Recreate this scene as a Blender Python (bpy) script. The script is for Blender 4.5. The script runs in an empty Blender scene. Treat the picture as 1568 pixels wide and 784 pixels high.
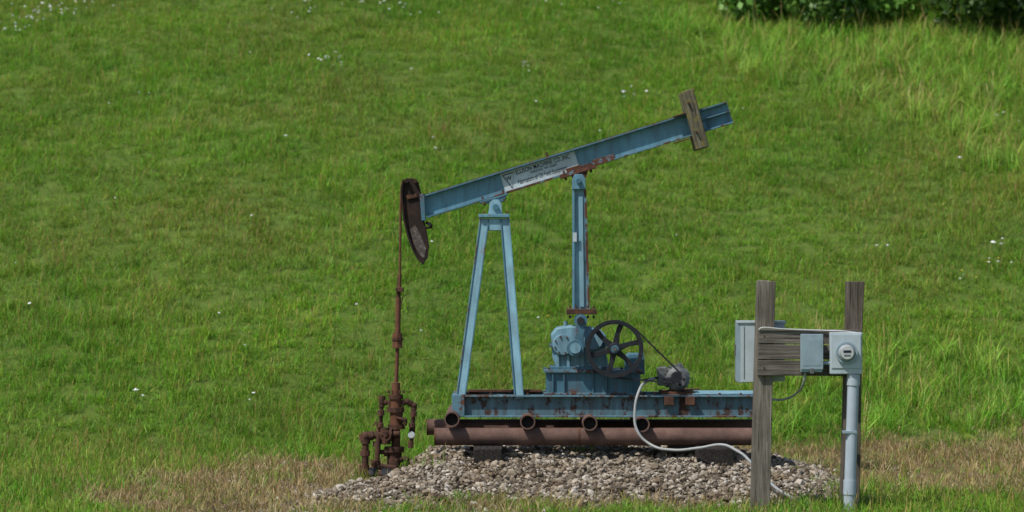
import bpy, math, random
import numpy as np
from mathutils import Vector, Matrix, Euler
random.seed(7); rng=np.random.default_rng(7)
scene=bpy.context.scene
CAMD=30.0; F=4500.0; CZ=2.05
# site survey helpers: metres from measured offsets, at a given depth y
def X(px,y=0.0): return (px-784)/F*(CAMD+y)
def Z(py,y=0.0): return CZ+(392-py)/F*(CAMD+y)
def P(px,py,y=0.0): return Vector((X(px,y),y,Z(py,y)))

# ------------------------------------------------------------ materials
def nodes_of(name):
    m=bpy.data.materials.new(name); m.use_nodes=True
    nt=m.node_tree; nt.nodes.clear()
    return m,nt,nt.nodes,nt.links
def N(ns,t,**kw):
    n=ns.new(t)
    for k,v in kw.items(): setattr(n,k,v)
    return n
def noise(ns,ls,co,scale,detail=5,rough=0.6,stretch=None):
    n=N(ns,'ShaderNodeTexNoise'); n.inputs['Scale'].default_value=scale
    n.inputs['Detail'].default_value=detail; n.inputs['Roughness'].default_value=rough
    if stretch:
        mp=N(ns,'ShaderNodeMapping'); mp.inputs['Scale'].default_value=stretch
        ls.new(co,mp.inputs['Vector']); co=mp.outputs[0]
    ls.new(co,n.inputs['Vector']); return n.outputs['Fac']
def ramp(ns,ls,fac,stops):
    r=N(ns,'ShaderNodeValToRGB'); e=r.color_ramp.elements
    while len(e)<len(stops): e.new(0.5)
    for i,(p,c) in enumerate(stops):
        e[i].position=p; e[i].color=(c[0],c[1],c[2],1) if not isinstance(c,(int,float)) else (c,c,c,1)
    ls.new(fac,r.inputs[0]); return r.outputs[0]
def mix(ns,ls,f,a,b,mode='MIX'):
    m=N(ns,'ShaderNodeMix',data_type='RGBA',blend_type=mode)
    if isinstance(f,(int,float)): m.inputs[0].default_value=f
    else: ls.new(f,m.inputs[0])
    for s,v in ((6,a),(7,b)):
        if isinstance(v,tuple): m.inputs[s].default_value=(*v[:3],1)
        else: ls.new(v,m.inputs[s])
    return m.outputs[2]
def math_(ns,ls,op,a,b=None,clamp=False):
    m=N(ns,'ShaderNodeMath',operation=op,use_clamp=clamp)
    for i,v in enumerate((a,b)):
        if v is None: continue
        if isinstance(v,(int,float)): m.inputs[i].default_value=v
        else: ls.new(v,m.inputs[i])
    return m.outputs[0]
def finish(m,ns,ls,col,rough,bump=None,bstr=0.3,bdist=0.01,metal=0.0,spec=0.5):
    b=N(ns,'ShaderNodeBsdfPrincipled'); o=N(ns,'ShaderNodeOutputMaterial')
    if isinstance(col,tuple): b.inputs['Base Color'].default_value=(*col,1)
    else: ls.new(col,b.inputs['Base Color'])
    if isinstance(rough,(int,float)): b.inputs['Roughness'].default_value=rough
    else: ls.new(rough,b.inputs['Roughness'])
    if isinstance(metal,(int,float)): b.inputs['Metallic'].default_value=metal
    b.inputs['Specular IOR Level'].default_value=spec
    if bump is not None:
        bp=N(ns,'ShaderNodeBump'); bp.inputs['Strength'].default_value=bstr; bp.inputs['Distance'].default_value=bdist
        ls.new(bump,bp.inputs['Height']); ls.new(bp.outputs[0],b.inputs['Normal'])
    ls.new(b.outputs[0],o.inputs[0]); return m

def painted(name,base,rust=0.35,dark=0.5,r1=(0.028,0.014,0.010),r2=(0.15,0.062,0.034),rough=0.5):
    """weathered paint over steel; rust = share of rust"""
    m,nt,ns,ls=nodes_of(name)
    co=N(ns,'ShaderNodeTexCoord').outputs['Object']
    n1=noise(ns,ls,co,5.5,9,0.68)
    n2=noise(ns,ls,co,9,6,0.6,(1.6,1.6,0.28))
    n3=noise(ns,ls,co,38,5,0.7)
    s=math_(ns,ls,'ADD',math_(ns,ls,'MULTIPLY',n1,0.5),math_(ns,ls,'MULTIPLY',n2,0.3))
    s=math_(ns,ls,'ADD',s,math_(ns,ls,'MULTIPLY',n3,0.2))
    t=0.66-0.32*rust
    mask=ramp(ns,ls,s,[(t-0.012,0.0),(t+0.012,1.0)])
    halo=ramp(ns,ls,s,[(t-0.08,0.0),(t,0.5)])
    nb=noise(ns,ls,co,3.2,6,0.6)
    fine=noise(ns,ls,co,60,4,0.7)
    blue=ramp(ns,ls,nb,[(0.3,tuple(c*0.70 for c in base)),(0.55,base),(0.75,tuple(min(1,c*1.28+0.01) for c in base))])
    blue=mix(ns,ls,0.28,blue,mix(ns,ls,fine,tuple(c*0.45 for c in base),tuple(min(1,c*1.45) for c in base)))
    grime=ramp(ns,ls,n2,[(0.42,0.0),(0.72,dark)])
    blue=mix(ns,ls,grime,blue,(0.035,0.045,0.045))
    blue=mix(ns,ls,halo,blue,tuple(0.55*c+0.45*k for c,k in zip(base,r2)))
    rc=ramp(ns,ls,noise(ns,ls,co,22,7,0.7),[(0.32,r1),(0.55,tuple((a+b)/2 for a,b in zip(r1,r2))),(0.72,r2)])
    col=mix(ns,ls,mask,blue,rc)
    rg=math_(ns,ls,'ADD',math_(ns,ls,'MULTIPLY',mask,0.35),rough)
    h=math_(ns,ls,'ADD',math_(ns,ls,'MULTIPLY',mask,-0.5),fine)
    return finish(m,ns,ls,col,rg,h,0.35,0.003,0,0.35)
def rusty(name,a,b,c,scale=9,rough=0.85):
    m,nt,ns,ls=nodes_of(name)
    co=N(ns,'ShaderNodeTexCoord').outputs['Object']
    n=noise(ns,ls,co,scale,9,0.7); f=noise(ns,ls,co,70,4,0.7)
    col=ramp(ns,ls,n,[(0.3,a),(0.5,b),(0.72,c)])
    col=mix(ns,ls,0.35,col,mix(ns,ls,f,a,c))
    return finish(m,ns,ls,col,rough,f,0.6,0.004,0,0.25)
def wood(name,axis,a,b,moss=None,rot=0.0):
    m,nt,ns,ls=nodes_of(name)
    co=N(ns,'ShaderNodeTexCoord').outputs['Object']
    if rot:
        mp=N(ns,'ShaderNodeMapping'); mp.inputs['Rotation'].default_value=(0,rot,0); ls.new(co,mp.inputs['Vector']); co=mp.outputs[0]
    st=[22,22,22]; st[axis]=0.9
    g=noise(ns,ls,co,2.2,8,0.7,tuple(st)); k=noise(ns,ls,co,3.5,5,0.6)
    st2=[60,60,60]; st2[axis]=1.6
    cr=noise(ns,ls,co,1.3,3,0.5,tuple(st2))
    col=ramp(ns,ls,g,[(0.3,tuple(x*0.45 for x in a)),(0.48,a),(0.7,b)])
    col=mix(ns,ls,ramp(ns,ls,k,[(0.4,0.0),(0.7,0.55)]),col,tuple(x*0.5 for x in a))
    col=mix(ns,ls,ramp(ns,ls,cr,[(0.60,0.0),(0.66,0.85)]),col,(0.02,0.016,0.012))
    if moss: col=mix(ns,ls,ramp(ns,ls,noise(ns,ls,co,17,6,0.7),[(0.5,0.0),(0.62,0.7)]),col,moss)
    return finish(m,ns,ls,col,0.9,g,0.7,0.006,0,0.2)
def plain(name,c,rough=0.5,metal=0.0,var=0.25,scale=12):
    m,nt,ns,ls=nodes_of(name)
    co=N(ns,'ShaderNodeTexCoord').outputs['Object']
    n=noise(ns,ls,co,scale,7,0.65)
    n2=noise(ns,ls,co,7,5,0.6,(3,3,0.4))
    col=ramp(ns,ls,n,[(0.3,tuple(x*(1-var) for x in c)),(0.7,tuple(min(1,x*(1+var*0.5)) for x in c))])
    col=mix(ns,ls,ramp(ns,ls,n2,[(0.5,0.0),(0.78,var*1.6)]),col,tuple(x*0.45 for x in c))
    return finish(m,ns,ls,col,rough,n,0.15,0.002,metal,0.35)

BLUE=(0.118,0.26,0.335)
M_blue=painted('blue_paint',BLUE,0.15,0.45)
M_blue2=painted('blue_paint_light',(0.20,0.36,0.43),0.13,0.35)
M_bluedk=painted('blue_paint_dirty',(0.062,0.16,0.22),0.22,0.65)
M_blueR=painted('blue_paint_rusted',(0.095,0.205,0.26),0.42,0.75)
M_rustR=painted('rust_over_blue',(0.11,0.22,0.27),0.58,0.6,(0.035,0.015,0.010),(0.16,0.060,0.032))
M_skid=painted('skid_paint',(0.085,0.165,0.20),0.40,0.95,(0.016,0.011,0.010),(0.09,0.042,0.028))
M_gear=painted('gear_paint',(0.165,0.305,0.375),0.11,0.6)
M_rust=rusty('rust',(0.025,0.014,0.011),(0.075,0.036,0.023),(0.16,0.072,0.040))
M_pipe=rusty('rust_pipe',(0.042,0.025,0.021),(0.105,0.060,0.046),(0.20,0.12,0.095),5)
M_rod=rusty('rust_rod',(0.045,0.019,0.012),(0.11,0.045,0.024),(0.20,0.090,0.048),14)
M_head=rusty('horsehead_rust',(0.008,0.008,0.008),(0.014,0.011,0.010),(0.075,0.034,0.021),7)
M_headlt=rusty('horsehead_scale',(0.015,0.012,0.011),(0.045,0.032,0.026),(0.26,0.22,0.19),30)
M_well=rusty('wellhead_rust',(0.012,0.009,0.008),(0.042,0.024,0.017),(0.16,0.068,0.035),13)
M_black=rusty('black_iron',(0.008,0.009,0.012),(0.014,0.016,0.021),(0.035,0.033,0.034),20,0.5)
M_rubber=plain('belt_rubber',(0.012,0.012,0.013),0.7)
M_hole_shade=plain('pipe_inside_shade',(0.01,0.008,0.007),0.9)  # near-black colour, painted-in shade for the hollow pipe ends
M_motor=plain('motor_grey',(0.14,0.145,0.145),0.55,0.2,0.6,20)
M_grey=plain('grey_enamel',(0.38,0.435,0.46),0.42,0.0,0.16,6)
M_grey2=plain('galvanised',(0.26,0.335,0.38),0.38,0.15,0.18,8)
M_pvc=plain('pvc_grey',(0.35,0.40,0.45),0.42,0.0,0.14,4)
M_cable=plain('conduit_grey',(0.30,0.31,0.30),0.5,0.0,0.2,5)
M_white=plain('white_cable',(0.42,0.42,0.40),0.5,0.0,0.15,5)
M_meter=plain('meter_face',(0.45,0.46,0.45),0.4,0.0,0.1)
M_plate=painted('sign_plate_white',(0.46,0.53,0.555),0.0,0.15)
M_ink=plain('sign_ink',(0.012,0.016,0.024),0.6)
M_woodV=wood('post_wood',2,(0.125,0.107,0.085),(0.27,0.245,0.205))
M_woodD=wood('post_wood_dark',2,(0.095,0.077,0.060),(0.20,0.165,0.135))
M_woodH=wood('board_wood',0,(0.105,0.092,0.076),(0.245,0.217,0.182))
M_woodT=wood('timber_wood',1,(0.022,0.019,0.017),(0.065,0.055,0.047))
M_woodC=wood('counterweight_wood',2,(0.10,0.088,0.060),(0.33,0.30,0.225),(0.18,0.15,0.035),math.radians(15))

# ------------------------------------------------------------ mesh helpers
def link(o,parent=None):
    scene.collection.objects.link(o)
    if parent is not None:
        o.parent=parent; o.matrix_parent_inverse=Matrix.Translation(-parent.location)
    return o
def empty(name,loc):
    e=bpy.data.objects.new(name,None); e.location=loc; e.empty_display_size=0.3
    scene.collection.objects.link(e); return e
def meshobj(name,v,f,mat,parent=None,bevel=0,smooth=False):
    me=bpy.data.meshes.new(name); me.from_pydata([tuple(a) for a in v],[],f); me.update()
    import bmesh
    bm=bmesh.new(); bm.from_mesh(me); bmesh.ops.recalc_face_normals(bm,faces=bm.faces); bm.to_mesh(me); bm.free()
    me.materials.append(mat)
    o=bpy.data.objects.new(name,me); link(o,parent)
    if smooth:
        for p in me.polygons: p.use_smooth=True
        me.set_sharp_from_angle(angle=math.radians(35))
    if bevel:
        b=o.modifiers.new('bevel','BEVEL'); b.width=bevel; b.segments=2; b.limit_method='ANGLE'
    return o
def prism(name,pts,y0,y1,mat,parent=None,bevel=0.004):
    """polygon of (x,z) extruded y0..y1"""
    n=len(pts)
    v=[(a,y0,b) for a,b in pts]+[(a,y1,b) for a,b in pts]
    f=[list(range(n)),list(range(2*n-1,n-1,-1))]+[[i,(i+1)%n,n+(i+1)%n,n+i] for i in range(n)]
    return meshobj(name,v,f,mat,parent,bevel)
def pp(pts,y=0.0): return [(X(a,y),Z(b,y)) for a,b in pts]
def box(name,x0,x1,y0,y1,z0,z1,mat,parent=None,bevel=0.004):
    return prism(name,[(x0,z0),(x1,z0),(x1,z1),(x0,z1)],y0,y1,mat,parent,bevel)
def frame_of(p1,p2,up=Vector((0,0,1))):
    d=(p2-p1).normalized()
    if abs(d.dot(up))>0.98: up=Vector((0,1,0))
    s=d.cross(up).normalized(); u=s.cross(d).normalized()
    return d,s,u
def sweep(name,p1,p2,prof,mat,parent=None,bevel=0.0,up=Vector((0,0,1)),smooth=False,scale2=1.0):
    p1=Vector(p1);p2=Vector(p2); d,s,u=frame_of(p1,p2,up)
    n=len(prof)
    v=[p1+s*a+u*b for a,b in prof]+[p2+s*a*scale2+u*b*scale2 for a,b in prof]
    f=[list(range(n)),list(range(2*n-1,n-1,-1))]+[[i,(i+1)%n,n+(i+1)%n,n+i] for i in range(n)]
    return meshobj(name,v,f,mat,parent,bevel,smooth)
def cyl(name,p1,p2,r,mat,parent=None,seg=20,r2=None,bevel=0):
    prof=[(r*math.cos(2*math.pi*i/seg),r*math.sin(2*math.pi*i/seg)) for i in range(seg)]
    return sweep(name,p1,p2,prof,mat,parent,bevel,smooth=True,scale2=1.0 if r2 is None else r2/r)
def bar(name,p1,p2,w,h,mat,parent=None,bevel=0.003,up=Vector((0,0,1))):
    return sweep(name,p1,p2,[(-w/2,-h/2),(w/2,-h/2),(w/2,h/2),(-w/2,h/2)],mat,parent,bevel,up)
def ring(name,c,axis,ro,ri,w,mat,parent=None,seg=48):
    c=Vector(c); a=Vector(axis).normalized(); 
    t=Vector((0,0,1)) if abs(a.z)<0.9 else Vector((1,0,0))
    u=a.cross(t).normalized(); w2=a.cross(u)
    v=[];f=[]
    for i in range(seg):
        th=2*math.pi*i/seg; dr=u*math.cos(th)+w2*math.sin(th)
        v+= [c+dr*ro-a*w/2, c+dr*ro+a*w/2, c+dr*ri+a*w/2, c+dr*ri-a*w/2]
    for i in range(seg):
        j=(i+1)%seg
        for k in range(4): f.append([4*i+k,4*i+(k+1)%4,4*j+(k+1)%4,4*j+k])
    return meshobj(name,v,f,mat,parent,0,True)
def tube(name,pts,r,mat,parent=None,smooth=True):
    cu=bpy.data.curves.new(name,'CURVE'); cu.dimensions='3D'; cu.bevel_depth=r; cu.bevel_resolution=3; cu.use_fill_caps=True
    sp=cu.splines.new('BEZIER' if smooth else 'POLY')
    if smooth:
        sp.bezier_points.add(len(pts)-1)
        for b,p in zip(sp.bezier_points,pts): b.co=p; b.handle_left_type=b.handle_right_type='AUTO'
    else:
        sp.points.add(len(pts)-1)
        for b,p in zip(sp.points,pts): b.co=(*p,1)
    cu.materials.append(mat)
    return link(bpy.data.objects.new(name,cu),parent)
cnt=0
def bolt(p,parent,r=0.012,l=0.02,axis=(0,-1,0),mat=None):
    global cnt; cnt+=1
    p=Vector(p); cyl('bolt_%d'%cnt,p,p+Vector(axis)*l,r,mat or M_rust,parent,6)

# ------------------------------------------------------------ terrain functions
def wob(x,y,s=1.0,seed=0):
    return (np.sin(x*0.9*s+1.3+seed)*np.cos(y*0.7*s+0.4+seed*2)+0.5*np.sin(x*2.1*s+y*1.7*s+2+seed)+0.3*np.sin(x*4.3*s-y*3.9*s+seed*3))/1.8
def ground_h(x,y):
    x=np.asarray(x,float); y=np.asarray(y,float)
    foot=4.6+0.35*np.sin(x*0.4)+0.04*x
    k=1.6; t=(y-foot); sp=np.where(t*k>30,t,np.log1p(np.exp(np.clip(t*k,-40,30)))/k)
    hill=0.35*sp; hill=np.where(hill>14,14+8*np.tanh((hill-14)/8),hill)
    amp=np.clip((y-3)/8,0.12,1)
    near=np.clip(1-(np.abs(y)-60)/60,0,1)
    return -0.26+hill+(0.10*wob(x,y,0.55)+0.02*wob(x,y,2.6,5))*amp*near
MX0,MX1=-0.68,2.1
def mound_h(x,y):
    fl=0.56+0.50*np.clip(-y-0.2,0,3); 
    dx=np.where(x<MX0,(MX0-x)/fl,np.maximum(x-MX1,0)/1.3)
    dy=np.where(y<-0.1,(-0.1-y)/2.95,np.maximum(y-1.2,0)/1.6)
    e=(dx**3+dy**3)**(1/3)+0.08*wob(x,y,2.0,3)+0.05*wob(x,y,5.0,1)
    t=np.clip(1.0-e,-0.3,1)
    return -0.27+0.30*np.where(t>0,0.5*t+0.5*np.sin(np.clip(t,0,1)*math.pi/2)**1.1,t*0.5)+(0.028*wob(x,y,3.4,1)+0.020*wob(x,y,8.0,4))*(t>0)
def dryness(x,y):
    """0 green .. 1 bare/straw"""
    a=1-np.sqrt(((x+2.5)/1.75)**2+((y+1.1)/4.5)**2)
    b=1-np.sqrt(((x-5.0)/4.3)**2+((y-1.5)/4.1)**2)
    c=1-np.sqrt(((x-0.8)/2.9)**2+((y+0.3)/3.7)**2)
    m=np.maximum(np.maximum(a,b),c)
    return np.clip(m*2.2+0.42*wob(x,y,1.3,2)+0.40*wob(x,y,3.1,7)+0.18,0,1)

# ground sheet
def axis_coords(fine_lo,fine_hi,step,far):
    c=list(np.arange(fine_lo,fine_hi+1e-6,step)); s=step
    hi=[];v=fine_hi
    while v<far: s*=1.3; v+=s; hi.append(v)
    s=step; lo=[];v=fine_lo
    while v>-far: s*=1.3; v-=s; lo.append(v)
    return np.array(lo[::-1]+c+hi)
xs=axis_coords(-14,16,0.14,900); ys=axis_coords(-8,32,0.14,900)
GX,GY=np.meshgrid(xs,ys); GZ=ground_h(GX,GY)
nx,ny=len(xs),len(ys)
co=np.stack([GX,GY,GZ],-1).reshape(-1,3)
I=np.arange(nx*ny).reshape(ny,nx)
fa=np.stack([I[:-1,:-1],I[:-1,1:],I[1:,1:],I[1:,:-1]],-1).reshape(-1,4)
def grid_mesh(name,co,fa,mat,attr=None):
    me=bpy.data.meshes.new(name)
    me.vertices.add(len(co)); me.vertices.foreach_set('co',co.astype(np.float32).ravel())
    k=fa.shape[1]
    me.loops.add(fa.size); me.loops.foreach_set('vertex_index',fa.astype(np.int32).ravel())
    me.polygons.add(len(fa)); me.polygons.foreach_set('loop_start',(np.arange(len(fa))*k).astype(np.int32))
    me.update(calc_edges=True); me.validate()
    if attr:
        for an,av in attr.items():
            if av.ndim==2:
                a=me.attributes.new(an,'FLOAT_COLOR','POINT'); a.data.foreach_set('color',av.astype(np.float32).ravel())
            else:
                a=me.attributes.new(an,'FLOAT','POINT'); a.data.foreach_set('value',av.astype(np.float32).ravel())
    me.materials.append(mat); o=bpy.data.objects.new(name,me); scene.collection.objects.link(o); return o
m,nt,ns,ls=nodes_of('ground_soil')
pos=N(ns,'ShaderNodeNewGeometry').outputs['Position']
at=N(ns,'ShaderNodeAttribute',attribute_name='dry').outputs['Fac']
g=ramp(ns,ls,noise(ns,ls,pos,2.0,8,0.7),[(0.3,(0.055,0.10,0.016)),(0.7,(0.11,0.155,0.03))])
d=ramp(ns,ls,noise(ns,ls,pos,7.0,9,0.75),[(0.3,(0.075,0.048,0.028)),(0.5,(0.165,0.115,0.065)),(0.7,(0.27,0.205,0.12))])
fn=noise(ns,ls,pos,45,5,0.7)
finish(m,ns,ls,mix(ns,ls,at,g,d),0.95,fn,0.8,0.02,0,0.1); M_ground=m
ground=grid_mesh('ground',co,fa,M_ground,{'dry':dryness(co[:,0],co[:,1])})
ground.data.polygons.foreach_set('use_smooth',[True]*len(ground.data.polygons))

# ------------------------------------------------------------ instancing helper
def proto_collection(name,objs):
    c=bpy.data.collections.new(name)
    for o in objs: c.objects.link(o)
    return c
def scatter(name,pts,rot,scl,idx,coll,tint,mat=None):
    me=bpy.data.meshes.new(name); me.vertices.add(len(pts)); me.vertices.foreach_set('co',pts.astype(np.float32).ravel())
    a=me.attributes.new('rot','FLOAT_VECTOR','POINT'); a.data.foreach_set('vector',rot.astype(np.float32).ravel())
    a=me.attributes.new('scl','FLOAT_VECTOR','POINT'); a.data.foreach_set('vector',scl.astype(np.float32).ravel())
    a=me.attributes.new('idx','INT','POINT'); a.data.foreach_set('value',idx.astype(np.int32).ravel())
    a=me.attributes.new('tint','FLOAT','POINT'); a.data.foreach_set('value',tint.astype(np.float32).ravel())
    o=bpy.data.objects.new(name,me); scene.collection.objects.link(o)
    ng=bpy.data.node_groups.new(name+'_scatter','GeometryNodeTree')
    ng.interface.new_socket('Geometry',in_out='INPUT',socket_type='NodeSocketGeometry')
    ng.interface.new_socket('Geometry',in_out='OUTPUT',socket_type='NodeSocketGeometry')
    n=ng.nodes; l=ng.links
    gi=n.new('NodeGroupInput'); go=n.new('NodeGroupOutput')
    ci=n.new('GeometryNodeCollectionInfo'); ci.inputs['Collection'].default_value=coll
    ci.inputs['Separate Children'].default_value=True; ci.inputs['Reset Children'].default_value=True
    ip=n.new('GeometryNodeInstanceOnPoints'); ip.inputs['Pick Instance'].default_value=True
    def na(nm,t):
        q=n.new('GeometryNodeInputNamedAttribute'); q.data_type=t; q.inputs['Name'].default_value=nm
        return [s for s in q.outputs if s.enabled and s.name=='Attribute'][0]
    l.new(gi.outputs[0],ip.inputs['Points']); l.new(ci.outputs[0],ip.inputs['Instance'])
    l.new(na('idx','INT'),ip.inputs['Instance Index'])
    l.new(na('rot','FLOAT_VECTOR'),ip.inputs['Rotation']); l.new(na('scl','FLOAT_VECTOR'),ip.inputs['Scale'])
    l.new(ip.outputs[0],go.inputs[0])
    md=o.modifiers.new('scatter','NODES'); md.node_group=ng
    return o

# grass material
def grass_mat(name,lo,mid,hi,brown,bfac,tr=0.45):
    m,nt,ns,ls=nodes_of(name)
    pos=N(ns,'ShaderNodeNewGeometry').outputs['Position']
    at=N(ns,'ShaderNodeAttribute',attribute_name='col').outputs['Color']
    ti=N(ns,'ShaderNodeAttribute',attribute_name='tint',attribute_type='INSTANCER').outputs['Fac']
    n=noise(ns,ls,pos,0.33,5,0.65); n2=noise(ns,ls,pos,1.7,4,0.6)
    s=math_(ns,ls,'ADD',math_(ns,ls,'MULTIPLY',n,0.55),math_(ns,ls,'MULTIPLY',n2,0.25))
    s=math_(ns,ls,'ADD',s,math_(ns,ls,'MULTIPLY',ti,0.2))
    col=ramp(ns,ls,s,[(0.34,lo),(0.5,mid),(0.64,hi)])
    b=ramp(ns,ls,noise(ns,ls,pos,0.22,5,0.65,(1,1,1)),[(0.45,0.0),(0.66,bfac)])
    col=mix(ns,ls,b,col,brown)
    col=mix(ns,ls,1.0,col,at,'MULTIPLY')
    p=N(ns,'ShaderNodeBsdfPrincipled'); ls.new(col,p.inputs['Base Color']); p.inputs['Roughness'].default_value=0.5; p.inputs['Specular IOR Level'].default_value=0.25
    t=N(ns,'ShaderNodeBsdfTranslucent'); ls.new(col,t.inputs['Color'])
    mx=N(ns,'ShaderNodeMixShader'); mx.inputs[0].default_value=tr
    ls.new(p.outputs[0],mx.inputs[1]); ls.new(t.outputs[0],mx.inputs[2])
    o=N(ns,'ShaderNodeOutputMaterial'); ls.new(mx.outputs[0],o.inputs[0]); return m
M_grass=grass_mat('grass_green',(0.092,0.245,0.018),(0.160,0.355,0.024),(0.245,0.445,0.036),(0.25,0.29,0.05),0.55)
M_tall=grass_mat('grass_tall',(0.16,0.40,0.035),(0.25,0.50,0.05),(0.36,0.58,0.085),(0.36,0.47,0.10),0.3,0.5)
M_straw=grass_mat('grass_straw',(0.22,0.165,0.075),(0.33,0.26,0.12),(0.43,0.36,0.18),(0.23,0.17,0.08),0.5,0.25)

def tuft(name,n,rad,hmin,hmax,w,lean,mat,stalk=0.0,stalkcol=(1.8,0.78,2.4)):
    V=[];Fc=[];C=[]
    for i in range(n):
        a=random.uniform(0,6.283); r=rad*math.sqrt(random.random())
        bx,by=r*math.cos(a),r*math.sin(a)
        h=random.uniform(hmin,hmax); st=random.random()<stalk
        la=random.uniform(0,6.283); L=h*random.uniform(0.2,lean)*(0.35 if st else 1)
        fx,fy=math.cos(la),math.sin(la); sa=la+math.pi/2+random.uniform(-0.6,0.6); sx,sy=math.cos(sa),math.sin(sa)
        ww=w*random.uniform(0.6,1.2)*(0.55 if st else 1)
        if st: h*=1.3
        k=random.uniform(0.5,1.35); c=(k*random.uniform(0.85,1.2),k,k*random.uniform(0.7,1.2))
        if st: c=stalkcol
        elif random.random()<0.10: c=(1.8,0.95,2.0) if mat is not M_straw else (0.8,1.1,0.5)
        b=len(V)
        prof=((0,1.0),(0.4,0.95),(0.75,0.65)) if not st else ((0,0.8),(0.5,0.7),(0.8,1.8))
        for t,wk in prof:
            q=t*t*L; hz=h*(t-0.3*t*t*(L/h))
            V.append((bx+fx*q-sx*ww*wk/2,by+fy*q-sy*ww*wk/2,hz)); V.append((bx+fx*q+sx*ww*wk/2,by+fy*q+sy*ww*wk/2,hz))
            C+= [(*c,1)]*2
        V.append((bx+fx*L,by+fy*L,h*(1-0.3*L/h))); C.append((*c,1))
        Fc+= [(b,b+1,b+3,b+2),(b+2,b+3,b+5,b+4),(b+4,b+5,b+6)]
    me=bpy.data.meshes.new(name); me.from_pydata(V,[],Fc); me.update()
    a=me.attributes.new('col','FLOAT_COLOR','POINT'); a.data.foreach_set('color',np.array(C,np.float32).ravel())
    me.materials.append(mat); return bpy.data.objects.new(name,me)
short=[tuft('grass_tuft_a%d'%i,34,0.15,0.04,0.14,0.008,1.3,M_grass,0.07) for i in range(6)]
short+=[tuft('grass_tuft_b%d'%i,30,0.14,0.07,0.23,0.0085,1.0,M_grass,0.16) for i in range(4)]
tall=[tuft('grass_blade_t%d'%i,20,0.13,0.28,0.62,0.015,1.0,M_tall,0.04) for i in range(5)]
straw=[tuft('straw_tuft_s%d'%i,26,0.15,0.03,0.13,0.006,1.3,M_straw,0.1,(1.1,0.9,0.8)) for i in range(5)]
C_short=proto_collection('grass_tufts',short); C_tall=proto_collection('tall_grass_tufts',tall); C_straw=proto_collection('straw_tufts',straw)

def wedge(n,y0,y1,xm=3.0):
    y=rng.uniform(y0,y1,n*1); half=0.1745*(CAMD+y)+xm; hm=0.1745*(CAMD+y1)+xm
    x=rng.uniform(-hm,hm,n); k=np.abs(x)<half
    return x[k],y[k]
def mkrot(n,til=0.15):
    return np.stack([rng.normal(0,til,n),rng.normal(0,til,n),rng.uniform(0,6.283,n)],-1)
# meadow
x,y=wedge(50000,-6.0,28.5)
d=dryness(x,y); keep=rng.random(len(x))>np.clip(d*1.1,0,0.92); x,y=x[keep],y[keep]
mh=mound_h(x,y); gh=ground_h(x,y); keep=(mh<gh-0.0)|(rng.random(len(x))<0.035)|((mh<gh+0.05)&(rng.random(len(x))<0.3)); x,y=x[keep],y[keep]
z=np.maximum(ground_h(x,y),mound_h(x,y))-0.01
n=len(x); s=(0.86+0.36*wob(x,y,0.8,4)+0.15*wob(x,y,3.3,9)+rng.normal(0,0.17,n)).clip(0.4,1.6)
s*=np.where(y<-2.2,0.75,1.0)
scl=np.stack([np.full(n,1.05),np.full(n,1.05),s],-1)
print('meadow',n)
scatter('grass',np.stack([x,y,z],-1),mkrot(n),scl,rng.integers(0,10,n),C_short,rng.random(n))
# tall grass: foot of the slope right, and the rough bank top right
x,y=wedge(16000,3.6,29,4)
lowr=(x>2.6+0.3*wob(x,y,2,1))&(y>5.1+0.5*wob(x,y,1.5,2))&(y<8.0+0.5*wob(x,y,1,3))&(rng.random(len(x))<0.75)
bank=(x>1.5+(25-y)*0.62+0.8*wob(x,y,0.9,6))&(y>11)&(y<23.2-0.2*(x-4.5))
patch=(wob(x,y,1.1,9)>0.5)&(rng.random(len(x))<0.10)
keep=lowr|(bank&(rng.random(len(x))<0.6))|patch; lr=lowr[keep]; pt=(patch&~lowr&~bank)[keep]
x,y=x[keep],y[keep]; n=len(x); z=ground_h(x,y)-0.02
s=rng.uniform(0.5,1.15,n)*np.where(lr,0.85,1.05)*np.where(pt,0.40,1)
scatter('tall_grass',np.stack([x,y,z],-1),mkrot(n,0.12),np.stack([s*0.9,s*0.9,s],-1),rng.integers(0,5,n),C_tall,rng.random(n))
# dry grass
x,y=wedge(26000,-6,7.5)
d=dryness(x,y); keep=rng.random(len(x))<np.clip(d*0.7,0,0.42); x,y=x[keep],y[keep]
keep=(mound_h(x,y)<ground_h(x,y)+0.02)&(wob(x,y,2.7,12)>-0.5); x,y=x[keep],y[keep]; n=len(x); z=ground_h(x,y)-0.01
s=rng.uniform(0.5,1.6,n)
scatter('dry_grass',np.stack([x,y,z],-1),mkrot(n),np.stack([s,s,s],-1),rng.integers(0,5,n),C_straw,rng.random(n))

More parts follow.
